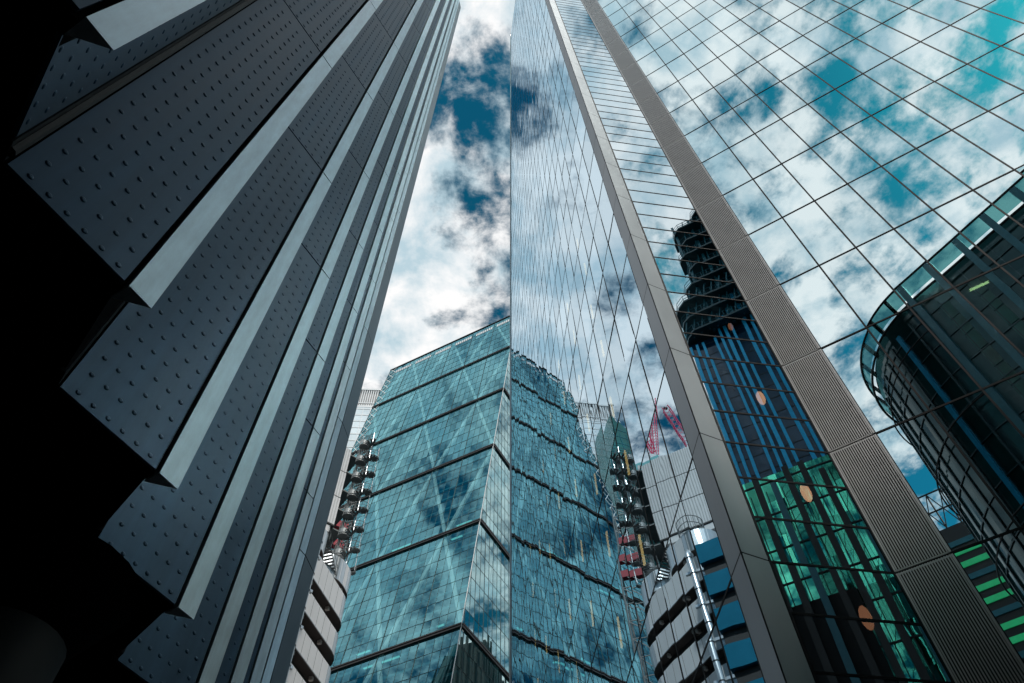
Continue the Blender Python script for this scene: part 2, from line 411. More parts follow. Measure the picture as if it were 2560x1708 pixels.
# inside: dark core, a slab each storey, lights
P3E = PE4 + D3 * L3
def plan_at(z, ins):
    far = O1 + D1 * (farpt(z) - ins)
    pts = [far + Vector((ins, 0, 0)), PF + Vector((ins * 1.2, ins * 1.0, 0)), PE2 + Vector((ins * .4, ins * 1.2, 0)), PE3 + Vector((ins * .5, ins * 1.2, 0)),
           PE4 + Vector((ins, ins * .9, 0)), P3E + Vector((ins * .2, ins * .9, 0)), P3E + Vector((10, 28, 0)), O1 + D1 * max(farpt(z) - 1, 30) + Vector((24, 0, 0))]
    return [(p + W * z) for p in pts]
for z in rows[1:]:
    if z > 145: break
    q = plan_at(z, .30)
    b = MB(); k = len(q)
    b.v = [tuple(p - Vector((0, 0, .30))) for p in q] + [tuple(p - Vector((0, 0, .02))) for p in q]
    b.f = [tuple(range(k - 1, -1, -1))[::-1], tuple(range(k, 2 * k))] + [(i, (i + 1) % k, k + (i + 1) % k, k + i) for i in range(k)]
    b.build('floor_slab', M['slab'], tower)
q0 = plan_at(GZ, 5.0)[:7]; q0[0] = O1 + D1 * 33 + Vector((6, 0, 0)); q0.append(O1 + D1 * 33 + Vector((20, 0, 0)))
b = MB(); b.prism([p for p in q0], GZ, 144, shear=(W.x, W.y)); b.build('core', M['core'], tower)
b = MB()
pa = P3E; pb = P3E + Vector((10.4, 28.5, 0)); pc = O1 + D1 * 69 + Vector((25, 0, 0)); pd = O1 + D1 * 69
for p, q in ((pa, pb), (pb, pc)): b.poly([p + W * GZ, q + W * GZ, q + W * 150, p + W * 150])
b.poly([P1(farpt(GZ), GZ), pc + W * GZ, pc + W * 150, P1(farpt(150), 150)])
b.build('rear_wall', M['tealg'], tower)
for iz, z in enumerate(rows):
    if not 18 < z < 44: continue
    for i in range(9):
        s = 19.5 + i * 4.53 + (iz % 2) * .4
        if s > 50: continue
        b = MB(); b.obox(P1(s, z - 1.75, -.40), D1 * .11, N1 * .06, Vector((0, 0, 1.3)))
        b.build('ceiling_light', M['lampy'], tower)
for c in ((16.3, 13.5), (18.6, 15.9)):
    b = MB(); b.obox(Vector((c[0], c[1], 22.86)) - D3 * .3 , D3 * .62, N3 * .62, Vector((0, 0, .06))); b.build('ceiling_panel', M['lampg'], tower)
b = MB()
cc = Vector((17.9, 14.7, 22.85))
b.tube([cc + Vector((.27 * math.cos(a), .27 * math.sin(a), 0)) for a in [2 * math.pi * i / 24 for i in range(25)]], .06, 8, cap=False)
b.build('ring_light', M['lampg'], tower)

def lathe(mb, c, prof, n=16):
    k = len(mb.v)
    for r, z in prof:
        for j in range(n):
            a = 2 * math.pi * j / n; mb.v.append((c[0] + r * math.cos(a), c[1] + r * math.sin(a), c[2] + z))
    for i in range(len(prof) - 1):
        for j in range(n): mb.f.append((k + i * n + j, k + i * n + (j + 1) % n, k + (i + 1) * n + (j + 1) % n, k + (i + 1) * n + j))
    return mb
for (c, lab) in (((7.45, 13.96, 10.39), 'dim orange pendant lamp behind dark glass, lowest of the four lamps'),
                 ((7.40, 13.96, 14.13), 'orange oval pendant lamp where reflected green facade meets the blue fins'),
                 ((7.35, 13.96, 18.07), 'orange oval pendant lamp glowing in front of the reflected blue fins, third from bottom'),
                 ((7.44, 13.98, 22.07), 'small half-hidden orange pendant lamp, highest of the four lamps')):
    t = thing('pendant_lamp', lab, 'lamp', group='pendant lamps behind the recessed glass')
    rz, mk = {1: (.30, 'lampd'), 2: (.31, 'lampo'), 3: (.30, 'lampo'), 4: (.20, 'lampd')}[1 + [10.39, 14.13, 18.07, 22.07].index(c[2])]
    prof = [(.001, -rz)] + [(rz * .4 * math.sin(math.pi * i / 8), -rz * math.cos(math.pi * i / 8)) for i in range(1, 8)] + [(.001, rz)]
    lathe(MB(), c, prof).build('lamp_shade', M[mk], t, smooth=True)
    MB().tube([(c[0], c[1], c[2] + rz - .02), (c[0], c[1], c[2] + 1.0)], .008, 6).build('cord', M['joint'], t)

# ------------------------------------------------------------------ the riveted sawtooth building on the left
H1 = 4.1
UL = adir(30.3); ML = Vector((-UL.y, UL.x, 0))             # along a panel, and into the building
rb = thing('riveted_building', 'dark building on the left with stepped riveted steel panels and pale steel strips', 'building')
PWID = .909; SWID = .185
TIPS = {-2: (-.437, -.160), -1: (-.491, .213), 0: (-.5445, .586), 1: (-.598, .959), 2: (-.656, 1.321), 3: (-.726, 1.687), 4: (-.800, 2.053), 5: (-.883, 2.415), 6: (-.976, 2.775)}
def tooth(n):
    ul = adir(30.3 - max(0, n - 1) * 1.2); ml = Vector((-ul.y, ul.x, 0)); tip = Vector((*TIPS[n], 0)) * H1
    st = tip - ul * (PWID + SWID); A = st + ul * PWID
    return ul, ml, st, A, tip, A + ml * .157
zlev = [H1] + [10.05 + 3.985 * k for k in range(0, 16)]
NLEV = {-1: 8, 0: 8, 1: 8, 2: 10, 3: 12, 4: 13, 5: 15, 6: 16}      # storeys with their own panels; one tall panel closes the rest
def riv_panel(wid, h, off=.13, nx=6, last=.03):
    """one steel panel in local axes: x along, y into building, z up; rivets stand proud at y<0"""
    b = MB(); e = .016
    b.obox((e, 0, e), (wid - 2 * e, 0, 0), (0, .03, 0), (0, 0, h - 2 * e))
    nz = int((h - .14) / .206)
    z0 = .08
    sx = (wid - off - .10) / (nx - 1)
    for ix in range(nx):
        for iz in range(nz):
            cx, cz = off + ix * sx, z0 + iz * .206; smo = True
            if cz > h - .08: continue
            k = len(b.v); n = 10; r = .0215
            for rad, y in ((r, .0), (r * .82, -.0045), (r * .5, -.0072)):
                for j in range(n):
                    a = 2 * math.pi * j / n; b.v.append((cx + rad * math.cos(a), y, cz + rad * math.sin(a)))
            for ring in range(2):
                for j in range(n): b.f.append((k + ring * n + j, k + ring * n + (j + 1) % n, k + (ring + 1) * n + (j + 1) % n, k + (ring + 1) * n + j))
            b.f.append(tuple(k + 2 * n + j for j in range(n)))
    return b
cache = {}
def put(me, name, org, ux, par):
    o = link(name, me, par); ux = ux.normalized(); iy = Vector((-ux.y, ux.x, 0))
    mt = Matrix.Identity(4)
    for i in range(3): mt[i][0] = ux[i]; mt[i][1] = iy[i]; mt[i][2] = (0, 0, 1)[i]; mt[i][3] = org[i]
    o.matrix_local = mt; return o
for n in range(-1, 7):
    UL, ML, st, A, tip, Cc = tooth(n)
    prevC = tooth(n - 1)[5]
    wb = (st - prevC).length - .16
    nl = min(NLEV[n], len(zlev) - 1)
    if nl < len(zlev) - 1:
        zt = zlev[nl]; hh = zlev[-1] - zt
        t_ = MB(); t_.obox((.012, 0, .012), (PWID - .044, 0, 0), (0, .03, 0), (0, 0, hh - .012)); put(t_.mesh('riveted_panel', M['rivet']), 'riveted_panel', st + Vector((0, 0, zt)), UL, rb)
        t_ = MB(); t_.prism([(0, 0), (SWID, .004), (0, .157)], .014, hh); put(t_.mesh('steel_strip', M['strip']), 'steel_strip', A + UL * .006 + Vector((0, 0, zt)), UL, rb)
    for lv_ in range(nl):
        z0, z1 = zlev[lv_], zlev[lv_ + 1]; h = z1 - z0
        key = round(h, 2)
        if key not in cache:
            sp = MB()
            g = .014
            pl = [(0, 0), (SWID, 0.004), (0, .157)]
            sp.prism([(p[0], p[1]) for p in pl], g, h - g)
            cache[key] = (riv_panel(PWID - .02, h).mesh('riveted_panel', M['rivet']), sp.mesh('steel_strip', M['strip']),
                          riv_panel(wb, h, off=.12, nx=5).mesh('return_panel', M['rivet']))
        put(cache[key][0], 'riveted_panel', st + Vector((0, 0, z0)), UL, rb)
        put(cache[key][1], 'steel_strip', A + UL * .006 + Vector((0, 0, z0)), UL, rb)
        if n in (-1, 0): put(cache[key][2], 'return_panel', prevC + Vector((0, 0, z0)), st - prevC, rb)
    # recessed gutter with a half-round cover at the inner corner
    bd = (st - prevC).normalized(); gb = MB()
    gb.obox(st - bd * .15 + Vector((0, 0, H1)), bd * .135, Vector((-bd.y, bd.x, 0)) * .05, (0, 0, zlev[-1] - H1))
    if n < 1: gb.tube([st - bd * .075 + Vector((0, 0, H1 + .01)), st - bd * .075 + Vector((0, 0, zlev[-1]))], .035, 8)
    gb.build('gutter', M['gutter'], rb)
bk = MB()
pl = []
for n in range(-1, 7):
    UL, ML, st, A, tip, Cc = tooth(n)
    prevC = tooth(n - 1)[5]
    i_ = ML * .05 + Vector((-.03, .0, 0))
    if n == -1: pl.append(prevC + i_)
    pl += [st + ML * .06, A + ML * .06 + UL * .0, A + ML * .15]
tip6 = tooth(6)[4]; ue = adir(9)
for lv_ in range(len(zlev) - 1):
    b = MB(); b.obox(tip6 + UL * .02 + Vector((0, 0, zlev[lv_] + .012)), ue * .50, Vector((-ue.y, ue.x, 0)) * .3, (0, 0, zlev[lv_ + 1] - zlev[lv_] - .024))
    b.build('end_panel', M['endp'], rb)
pl += [tip6 + UL * .06 + Vector((-.15, .1, 0)), tip6 + ue * .45 + Vector((-.1, 0, 0))]
pl += [pl[-1] + Vector((-14, 1.0, 0)), pl[0] + Vector((-14, -6, 0)), pl[0] + Vector((0.2, -6, 0))]
bk.prism(pl, H1 + .03, zlev[-1]); bk.build('backing_wall', M['soffit'], rb)
lo = MB(); lo.prism([(-4.6, -8), (-5.2, 12), (-16, 12), (-16, -8)], GZ, H1 + .02); lo.build('lobby_wall', M['soffit2'], rb)
lathe(MB(), (-3.75, 4.9, GZ), [(.42, 0), (.42, H1 - GZ + .02)], 24).build('column', M['soffit2'], rb, smooth=True)
lathe(MB(), (-3.75, 4.9, H1 - .55), [(.42, 0), (.75, .56)], 24).build('column_head', M['soffit'], rb, smooth=True)

# ------------------------------------------------------------------ the wedge-shaped glass office tower
NE_ = Vector((.8894, -.4571, 0)); E1d = adir(-62.8); E2d = adir(27.2)
EC = Vector((-14.5255, 90.3105, 0)); LS = E2d * .1755 + Vector((0, 0, 1))
NS = E1d.cross(LS).normalized(); NS = NS if NS.dot(EC) < 0 else -NS
lead = thing('wedge_office_tower', 'teal glass office tower with a leaning face, white diagonal braces and dark horizontal belts', 'tower')
PS = lambda s, z, off=0: EC + E1d * s + LS * z + NS * off
WID = 46.0; ZR = 202.4
belts = [24.7, 50.2, 75.7, 101.4, 127.3, 153.0, 178.0]
FH = 25.45 / 7
zs = []
prevb = -.8
allb = [-.8] + belts + [ZR]
for a, b_ in zip(allb[:-1], allb[1:]):
    for i in range(7): zs.append(a + (b_ - a) * i / 7)
zs.append(ZR)
gs = MB(); mu = MB()
nx = 30; cw = WID / nx
for i in range(nx):
    for j in range(len(zs) - 1):
        pane_quad(gs, [(cw * i, zs[j]), (cw * (i + 1), zs[j]), (cw * (i + 1), zs[j + 1]), (cw * i, zs[j + 1])], PS, .0035)
ws = wind(gs, NS).build('window_wall', GL, lead)
for i in range(nx + 1):
    st_ = (i % 5 == 0)
    hw = .06 if st_ else .016
    mu.obox(PS(cw * i - hw, GZ, -.02), E1d * hw * 2, LS * (ZR - GZ), NS * (.09 if st_ else .05))
for j, z in enumerate(zs): mu.obox(PS(0, z - .018, -.02), E1d * WID, LS * .036, NS * .045)
mu.build('mullion', M['lframe'], ws)
# east wall: vertical, from the leaning corner back to the north side
DEP = 62.0
def PE(t, z, off=0): return EC + E2d * t + Vector((0, 0, z)) + NE_ * off
ge = MB(); mu = MB(); ne_ = 20; ce = 3.0
for i in range(ne_ + 1):
    for j in range(len(zs) - 1):
        t0, t1 = DEP - ce * (i + 1), DEP - ce * i
        p = clip([(t0, zs[j]), (t1, zs[j]), (t1, zs[j + 1]), (t0, zs[j + 1])], -1, .1755, 0)
        if len(p) >= 3: pane_quad(ge, p, PE, .003)
we = wind(ge, NE_).build('window_wall', GE, lead)
for i in range(ne_ * 2 + 1):
    t = DEP - ce * i / 2; hw = .05 if i % 4 == 0 else .022
    zt = min(ZR, t / .1755)
    mu.obox(PE(t - hw, GZ, -.02), E2d * hw * 2, Vector((0, 0, zt - GZ)), NE_ * .05)
for z in zs: mu.obox(PE(.1755 * z, z - .025, -.02), E2d * (DEP - .1755 * z), Vector((0, 0, .05)), NE_ * .04)
mu.build('mullion', M['lframe'], we)
for z in belts:
    b = MB(); hb = .40
    for dz in (-hb, .14):
        b.obox(PS(-.02, z + dz, 0), E1d * (WID + .02), LS * .28, NS * .30)
        b.obox(PE(.1755 * (z + dz) , z + dz, 0), E2d * (DEP - .1755 * z), LS * .36, NE_ * .30)
    b.obox(PS(-.02, z - .16, 0), E1d * (WID + .02), LS * .34, NS * .10)
    b.obox(PE(.1755 * z, z - .16, 0), E2d * (DEP - .1755 * z), LS * .34, NE_ * .10)
    o = b.build('belt', M['belt'], lead)
    vv = MB()
    for i in range(14):
        if random.random() < .55:
            s = 1 + i * 3.2 + random.random(); vv.obox(PS(s, z - .13, .10), E1d * (.8 + random.random()), LS * .2, NS * .02)
    if vv.f: vv.build('vent', M['beltl'], o)
# corner post and roof edge
b = MB(); b.obox(PS(-.06, GZ, .0), E1d * .14, LS * (ZR - GZ), NS * .10); b.build('corner_post', M['brace'], lead)
b = MB(); b.obox(PS(-.1, ZR - .25, -.3), E1d * (WID + .2), LS * .35, NS * .5); b.build('roof_edge', M['belt'], lead)
# white mega-braces right behind the glass
BAY = 7.55
for li in range(len(allb) - 1):
    za, zb_ = allb[li], allb[li + 1]
    if li == len(allb) - 2: zb_ = za + 25.45
    par = (li + 1) % 2                       # nodes at this belt
    for i in range(0, 7):
        if (i + par) % 2: continue
        for dirn in (-1, 1):
            i2 = i + dirn
            if not 0 <= i2 <= 6: continue
            s0, s1 = .35 + BAY * i, .35 + BAY * i2
            z1 = zb_
            if z1 > ZR - 1: f = (ZR - 1 - za) / (zb_ - za); s1 = s0 + (s1 - s0) * f; z1 = ZR - 1
            wdt = .8 if dirn == -1 else .62
            b = MB(); b.beam(PS(s0, za + .4, -.55), PS(s1, z1 - .4, -.55), wdt, .45, up=NS)
            b.build('brace', M['brace'], lead)
for li in range(len(allb) - 1):              # braces of the side frame
    za, zb_ = allb[li], allb[li + 1]
    for t in range(4, 60, 11):
        if t < .1755 * zb_ + 3: continue
        b = MB(); b.beam(PE(t, za, -.8), PE(t, zb_, -.8), .5, .5, up=NE_); b.build('side_post', M['brace'], lead)
        if li % 2: b = MB(); b.beam(PE(t, za, -.9), PE(t + 8, zb_, -.9), .55, .45, up=NE_); b.build('side_brace', M['brace'], lead)
for z in zs[2:-1]:
    b = MB()
    k = [PS(.3, z - .35, -1.5), PS(WID - .3, z - .35, -1.5), PS(WID - .3, z - .35, -6), PS(.3, z - .35, -6)]
    b.poly(k); b.poly([k[0], k[1], k[1] + LS * .5, k[0] + LS * .5])
    k = [PE(.1755 * z + 1.5, z - .35, -.6), PE(DEP, z - .35, -.6), PE(DEP, z - .35, -5), PE(.1755 * z + 1.5, z - .35, -5)]
    b.poly(k); b.poly([k[0], k[1], k[1] + Vector((0, 0, .5)), k[0] + Vector((0, 0, .5))])
    b.build('floor_slab', M['leadslab'], lead)
b = MB()
b.poly([PS(.0, GZ, -6), PS(WID, GZ, -6), PS(WID, ZR, -6), PS(0, ZR, -6)])
b.poly([PE(0, GZ, -5), PE(DEP, GZ, -5), PE(DEP, ZR, -5), PE(40, ZR, -5)])
b.build('interior_wall', M['leadin'], lead)
b = MB()
wN = [EC + E1d * WID + E2d * DEP, EC + E2d * DEP]
b.poly([PS(WID, GZ), wN[0] + Vector((0, 0, GZ)), wN[0] + Vector((0, 0, ZR)), PS(WID, ZR)])
b.poly([wN[0] + Vector((0, 0, GZ)), wN[1] + Vector((0, 0, GZ)), wN[1] + Vector((0, 0, ZR)), wN[0] + Vector((0, 0, ZR))])
b.poly([PS(0, ZR), PS(WID, ZR), wN[0] + Vector((0, 0, ZR)), wN[1] + Vector((0, 0, ZR))])
b.build('rear_wall', M['tealg'], lead)
b = MB()                                     # open lattice along the west edge
for j in range(len(zs) - 1):
    b.beam(PS(WID - .2, zs[j], .02), PS(WID - 2.6, zs[j + 1], .02), .16, .1, up=NS)
    b.beam(PS(WID - 2.6, zs[j], .02), PS(WID - .2, zs[j + 1], .02), .16, .1, up=NS)
b.build('edge_lattice', M['brace'], lead)
b = MB()  # row of white dashes below the roof line
for i in range(nx * 2):
    if i % 10 in (8, 9): continue
    b.obox(PS(1 + i * .73, ZR - 4.4, .03), E1d * .5, LS * 1.7, NS * .03)
b.build('roof_dashes', M['white'], lead)
for k in range(30):                          # lit office ceilings
    z = random.choice([zs[j] for j in range(12, 30) if j % 7 in (0, 1, 6)]) - .45
    s = random.uniform(1, 40)
    b = MB(); b.obox(PS(s, z, -1.2), E1d * random.uniform(1.0, 4.5), LS * .06, -NS * .35); b.build('ceiling_light', M['lampc'], lead)

# ------------------------------------------------------------------ the steel services building between them
ll = thing('steel_services_building', 'steel-clad building with stacked round-ended stair pods, ribbed plant boxes and a spiral stair', 'building')
FA = Vector((-21.75, 63.4, 0)); FB = Vector((-19.5, 71.5, 0)); fd = (FB - FA).normalized(); fin = Vector((-fd.y, fd.x, 0))
def stadium(r, inset=0, a0=None, a1=None, ext=0):
    a = a0 or FA; c = a1 or FB
    pts = []
    ca = a + fin * r; cb = c + fin * r; rr_ = r - inset
    for i in range(13):                       # round end far
        an = -math.pi / 2 + math.pi * i / 12
        pts.append(cb + fd * (rr_ * math.cos(an)) + fin * (rr_ * math.sin(an)))
    for i in range(13):
        an = math.pi / 2 + math.pi * i / 12
        pts.append(ca + fd * (rr_ * math.cos(an)) + fin * (rr_ * math.sin(an)))
    return pts
RP = 2.7
def pod(z0, h, a0=None, a1=None):
    b = MB(); pl = stadium(RP, 0, a0, a1); n = len(pl)
    b.prism(pl, z0 + .12, z0 + h, top=True, bot=False)
    o = b.build('stair_pod', M['podw'], ll)
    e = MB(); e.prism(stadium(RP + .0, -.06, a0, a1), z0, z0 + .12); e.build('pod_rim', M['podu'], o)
    e = MB(); e.prism(stadium(RP, -.07, a0, a1), z0 + .12, z0 + .2); e.build('pod_lip', M['steel'], o)
    s = MB()                                 # panel seams
    a, c = a0 or FA, a1 or FB
    L = (c - a).length; k = max(1, round(L / 1.5))
    for i in range(k + 1):
        p = a + fd * (L * i / k) - fin * .004; s.obox(p + Vector((0, 0, z0 + .13)), fd * .035, fin * .02, (0, 0, h - .14))
    s.build('panel_seam', M['dark'], o)
    for cen, sg in ((c, 1), (a, -1)):        # polished round ends stand a few mm proud
        rnd = MB()
        pts = [cen + fin * RP + fd * (sg * (RP + .006) * math.cos(t)) + fin * ((RP + .006) * math.sin(t)) for t in [-math.pi / 2 + math.pi * i / 16 for i in range(17)]]
        for i in range(16):
            q = [pts[i] + Vector((0, 0, z0 + .13)), pts[i + 1] + Vector((0, 0, z0 + .13)), pts[i + 1] + Vector((0, 0, z0 + h - .005)), pts[i] + Vector((0, 0, z0 + h - .005))]
            rnd.poly(q if sg > 0 else q[::-1])
        rnd.build('round_end', M['steel'], o, smooth=True)
    for f in ((.2, .72) if L > 4 else (.4,)):
        p = a + fd * (L * f); k_ = MB(); k_.obox(p + fin * .12 + Vector((0, 0, z0 - .4)), fd * .3, fin * .4, (0, 0, .4)); k_.build('bracket', M['bracket'], o)
    return o
PH, PZ = 2.7, 4.15
for i in range(13):
    z0 = 54.05 - PZ * i
    if z0 < 0: break
    pod(z0, PH if i else 3.35)
pod(57.9, 3.2, a0=FA + fd * 7.6)             # short top pod at the far end, stair notch, then the near one
pod(58.1, 3.0, a1=FA + fd * 1.6)
b = MB(); b.prism(stadium(RP, 1.0), GZ, 57.3); b.build('stair_core', M['dark'], ll)
# straight flight in the notch
fl = MB(); hr = MB()
p0 = FA + fd * 2.6 + fin * .9; p1 = FA + fd * 7.4 + fin * .9
for i in range(18):
    f = i / 17; p = p0.lerp(p1, f); z = 61.6 - 3.9 * f
    fl.obox(p + Vector((0, 0, z)) - fin * .6, fd * .26, fin * 1.2, (0, 0, .05))
for sgn in (-.62, .62):
    hr.tube([p0 + fin * sgn + Vector((0, 0, 61.6)), p1 + fin * sgn + Vector((0, 0, 57.7))], .05, 6)
    hr.tube([p0 + fin * sgn + Vector((0, 0, 62.6)), p1 + fin * sgn + Vector((0, 0, 58.7))], .03, 6)
    for i in range(8):
        f = i / 7; p = p0.lerp(p1, f) + fin * sgn; z = 61.6 - 3.9 * f; hr.tube([p + Vector((0, 0, z)), p + Vector((0, 0, z + 1.0))], .022, 5)
fo = fl.build('stair_flight', M['iron'], ll); hr.build('handrail', M['iron'], fo)
# main spiral stair
def spiral(c, z0, z1, r0, r1, pitch, name='spiral_stair', rail=True):
    c = Vector(c); tr = MB(); hl = MB(); n = int((z1 - z0) / pitch * 16)
    outer = []
    for i in range(n + 1):
        a = 2 * math.pi * i / 16; z = z0 + pitch * i / 16
        d = Vector((math.cos(a), math.sin(a), 0)); e = Vector((-math.sin(a), math.cos(a), 0))
        tr.obox(c + d * r0 - e * .02 * r1 + Vector((0, 0, z)), d * (r1 - r0), e * .20 * r1, (0, 0, .05))
        outer.append(c + d * r1 + Vector((0, 0, z)))
        if i % 2 == 0: hl.tube([c + d * r1 + Vector((0, 0, z)), c + d * r1 + Vector((0, 0, z + 1.05))], .02, 5)
    for dz, rr_ in ((.0, .05), (.55, .022), (1.05, .035)): hl.tube([p + Vector((0, 0, dz)) for p in outer], rr_, 6)
    t = tr.build(name, M['iron'], ll); hl.build('handrail', M['iron'], t)
    MB().tube([c + Vector((0, 0, z0 - .5)), c + Vector((0, 0, z1 + 2.6))], .09, 8).build('mast', M['steel'], t)
    return t
SPC = (-20.35, 72.7, 0)
spiral(SPC, 61.5, 84.4, .18, 1.35, 3.35)
for i in range(7):                           # landing drums between the turns
    z = 63.2 + 3.35 * i; b = MB(); c = Vector(SPC) + Vector((-.95, -.5, 0))
    pts = [(c.x + .68 * math.cos(a), c.y + .68 * math.sin(a)) for a in [2 * math.pi * k / 16 for k in range(16)]]
    b.prism(pts, z, z + .14)
    for k in range(16): b.tube([(pts[k][0], pts[k][1], z), (pts[k][0], pts[k][1], z + 2.3)], .022, 5)
    b.tube([Vector((p[0], p[1], z + 1.9)) for p in pts + pts[:1]], .03, 5, cap=False)
    o = b.build('stair_landing', M['iron'], ll)
    w_ = MB(); w_.prism([(c.x + (p[0] - c.x) * 1.02, c.y + (p[1] - c.y) * 1.02) for p in pts], z + .3, z + .95, top=False, bot=False); w_.build('drum_screen', M['screen'], o)
c = Vector(SPC); b = MB(); b.tube([c + Vector((1.1, .3, 84)), c + Vector((1.1, .3, 62))], .05, 6); b.tube([c + Vector((-.4, 1.2, 84)), c + Vector((-.4, 1.2, 60))], .05, 6); b.build('stair_rod', M['steel'], ll)
# ribbed plant boxes
RC = Vector((-22.45, 71.0, 0)); rd = adir(231.0); rn = Vector((-rd.y, rd.x, 0))    # along the front, into the building
rn = rn if rn.dot(RC) > 0 else -rn
for i in range(3):
    z0, z1 = 67.4 + 4.83 * i, 72.0 + 4.83 * i
    off = Vector((-.1, .15, 0)) * i
    b = MB(); o0 = RC + off
    b.obox(o0 + Vector((0, 0, z0)), rd * 19, rn * 6, (0, 0, z1 - z0))
    bx = b.build('plant_box', M['pbox'], ll)
    r_ = MB()
    for k in range(52):
        r_.obox(o0 + rd * (.02 + k * .365) - rn * .09 + Vector((0, 0, z0 + .05)), rd * .21, rn * .10, (0, 0, z1 - z0 - .1))
    for k in range(19): r_.obox(o0 + rn * (.1 + k * .306) - rd * .07 + Vector((0, 0, z0 + .05)), rd * .08, rn * .15, (0, 0, z1 - z0 - .1))
    r_.build('cladding_rib', M['white'], bx)
    d_ = MB(); d_.obox(o0 - rn * .12 - rd * .05 + Vector((0, 0, z0 - .22)), rd * 19, rn * 6, (0, 0, .21)); d_.build('box_joint', M['dark'], bx)
b = MB(); b.obox(RC + rd * .4 + Vector((0, 0, 66.1)), rd * 18, rn * 5, (0, 0, 1.0)); b.build('edge_beam', M['white'], ll)
b = MB(); b.obox(RC + rd * .9 + rn * .4 + Vector((0, 0, 63.6)), rd * 17, rn * 5, (0, 0, 2.4)); b.build('transfer_beam', M['concrete'], ll)
b = MB(); b.obox(RC + rd * .5 + rn * 2.2 + Vector((0, 0, GZ)), rd * 30, rn * 24, (0, 0, 66 - GZ)); b.build('frame_block', M['dark'], ll)
b = MB()
for i in range(6):
    z = 64 + i * 3.4
    b.obox(RC + rd * -1.6 + rn * .6 + Vector((0, 0, z)), rd * 1.6, rn * 3.4, (0, 0, .2))
    b.beam(RC - rd * 1.4 + rn * .7 + Vector((0, 0, z)), RC - rd * .1 + rn * 3.8 + Vector((0, 0, z + 3.2)), .12)
for a in (.6, 3.8): b.obox(RC - rd * 1.6 + rn * a + Vector((0, 0, 60)), rd * .25, rn * .25, (0, 0, 24))
b.build('steel_frame', M['iron'], ll)
# blue window bays, pipes
BC = Vector((-21.2, 59.7, 0)); bd_ = adir(230.4); bn = Vector((-bd_.y, bd_.x, 0)); bn = bn if bn.dot(BC) > 0 else -bn
for i in range(13):
    z = 54.1 - 4.1 * i
    if z < 0: break
    b = MB(); b.obox(BC + Vector((0, 0, z)), bd_ * 9, bn * 4, (0, 0, 2.45)); o = b.build('window_bay', M['bluebox'], ll)
    p = MB()
    cc = BC + bd_ * 3.3 - bn * .02 + Vector((0, 0, z + 1.35))
    for k in range(20):
        a0, a1 = 2 * math.pi * k / 20, 2 * math.pi * (k + 1) / 20
        p.poly([cc, cc + bd_ * .5 * math.cos(a0) + Vector((0, 0, .5 * math.sin(a0))), cc + bd_ * .5 * math.cos(a1) + Vector((0, 0, .5 * math.sin(a1)))])
    p.build('porthole', M['navy'], o)
    s_ = MB(); s_.obox(BC + bd_ * .2 + bn * .5 + Vector((0, 0, z - 1.55)), bd_ * 8.6, bn * 3, (0, 0, 1.45)); s_.build('bay_gap', M['dark'], o)
    g_ = MB(); g_.beam(BC - bd_ * 2 + bn * .3 + Vector((0, 0, z - .6)), BC + bd_ * .2 + bn * .3 + Vector((0, 0, z - .6)), .3); g_.build('pipe_bracket', M['steel'], o)
b = MB(); b.tube([Vector((-20.0, 59.9, GZ)), Vector((-20.0, 59.9, 55.0)), Vector((-20.2, 60.1, 55.6)), Vector((-20.8, 60.8, 55.9))], .33, 14)
o = b.build('riser_pipe', M['steel'], ll, smooth=True)
b = MB()
for i in range(28): lathe(b, (-20.0, 59.9, 54.5 - 2.0 * i), [(.34, 0), (.37, 0), (.37, .1), (.34, .1)], 14)
b.build('pipe_collar', M['dark'], o)
for x, y, r in ((-20.6, 60.7, .16), (-20.9, 61.1, .1), (-21.1, 61.6, .14)):
    MB().tube([(x, y, GZ), (x, y, 56.5)], r, 10).build('riser_pipe', M['iron'], ll, smooth=True)
b = MB(); cage = Vector((-22.0, 63.0, 0)) + fin * 1.4
for k in range(20):
    a = 2 * math.pi * k / 20; b.tube([cage + Vector((1.7 * math.cos(a), 1.7 * math.sin(a), 61.2)), cage + Vector((1.7 * math.cos(a), 1.7 * math.sin(a), 63.2))], .04, 5)
for z in (61.3, 62.2, 63.2): b.tube([cage + Vector((1.7 * math.cos(a), 1.7 * math.sin(a), z)) for a in [2 * math.pi * k / 24 for k in range(25)]], .05, 6, cap=False)
b.build('roof_cage', M['iron'], ll)
b = MB(); b.prism([(-36, 86), (-30, 91), (-33.5, 95), (-39.5, 90)], 60, 99); b.build('roof_block', M['tealg'], ll)
b = MB(); b.prism([(-35.5, 87), (-31, 90.8), (-33.6, 94), (-38.6, 90)], 99, 104); b.build('glass_roof', M['canopy'], ll)

# red hoist beside the stair (seen in the mirror wall)
ho = thing('construction_hoist', 'red and dark scaffold hoist reflected beside the spiral stair in the mirror wall', 'hoist')
b = MB()
for x, y in ((0, 0), (2.6, 1.5), (-1.5, 2.6), (1.1, 4.1)): b.beam((-29.2 + x, 91.5 + y, GZ), (-29.2 + x, 91.5 + y, 96), .22)
for i in range(22): 
    z = 30 + i * 3
    b.beam((-29.2, 91.5, z), (-26.6, 93, z + 3), .12); b.beam((-29.2, 91.5, z), (-26.6, 93, z), .12); b.beam((-30.7, 94.1, z), (-29.2, 91.5, z), .12)
b.build('mast_frame', M['iron'], ho)
for z in (80, 83.2, 87):
    b = MB(); b.prism([(-29, 91.4), (-26.8, 92.8), (-27.4, 93.6), (-29.5, 92.2)], z, z + 1.3); b.build('hoist_panel', M['red'], ho)

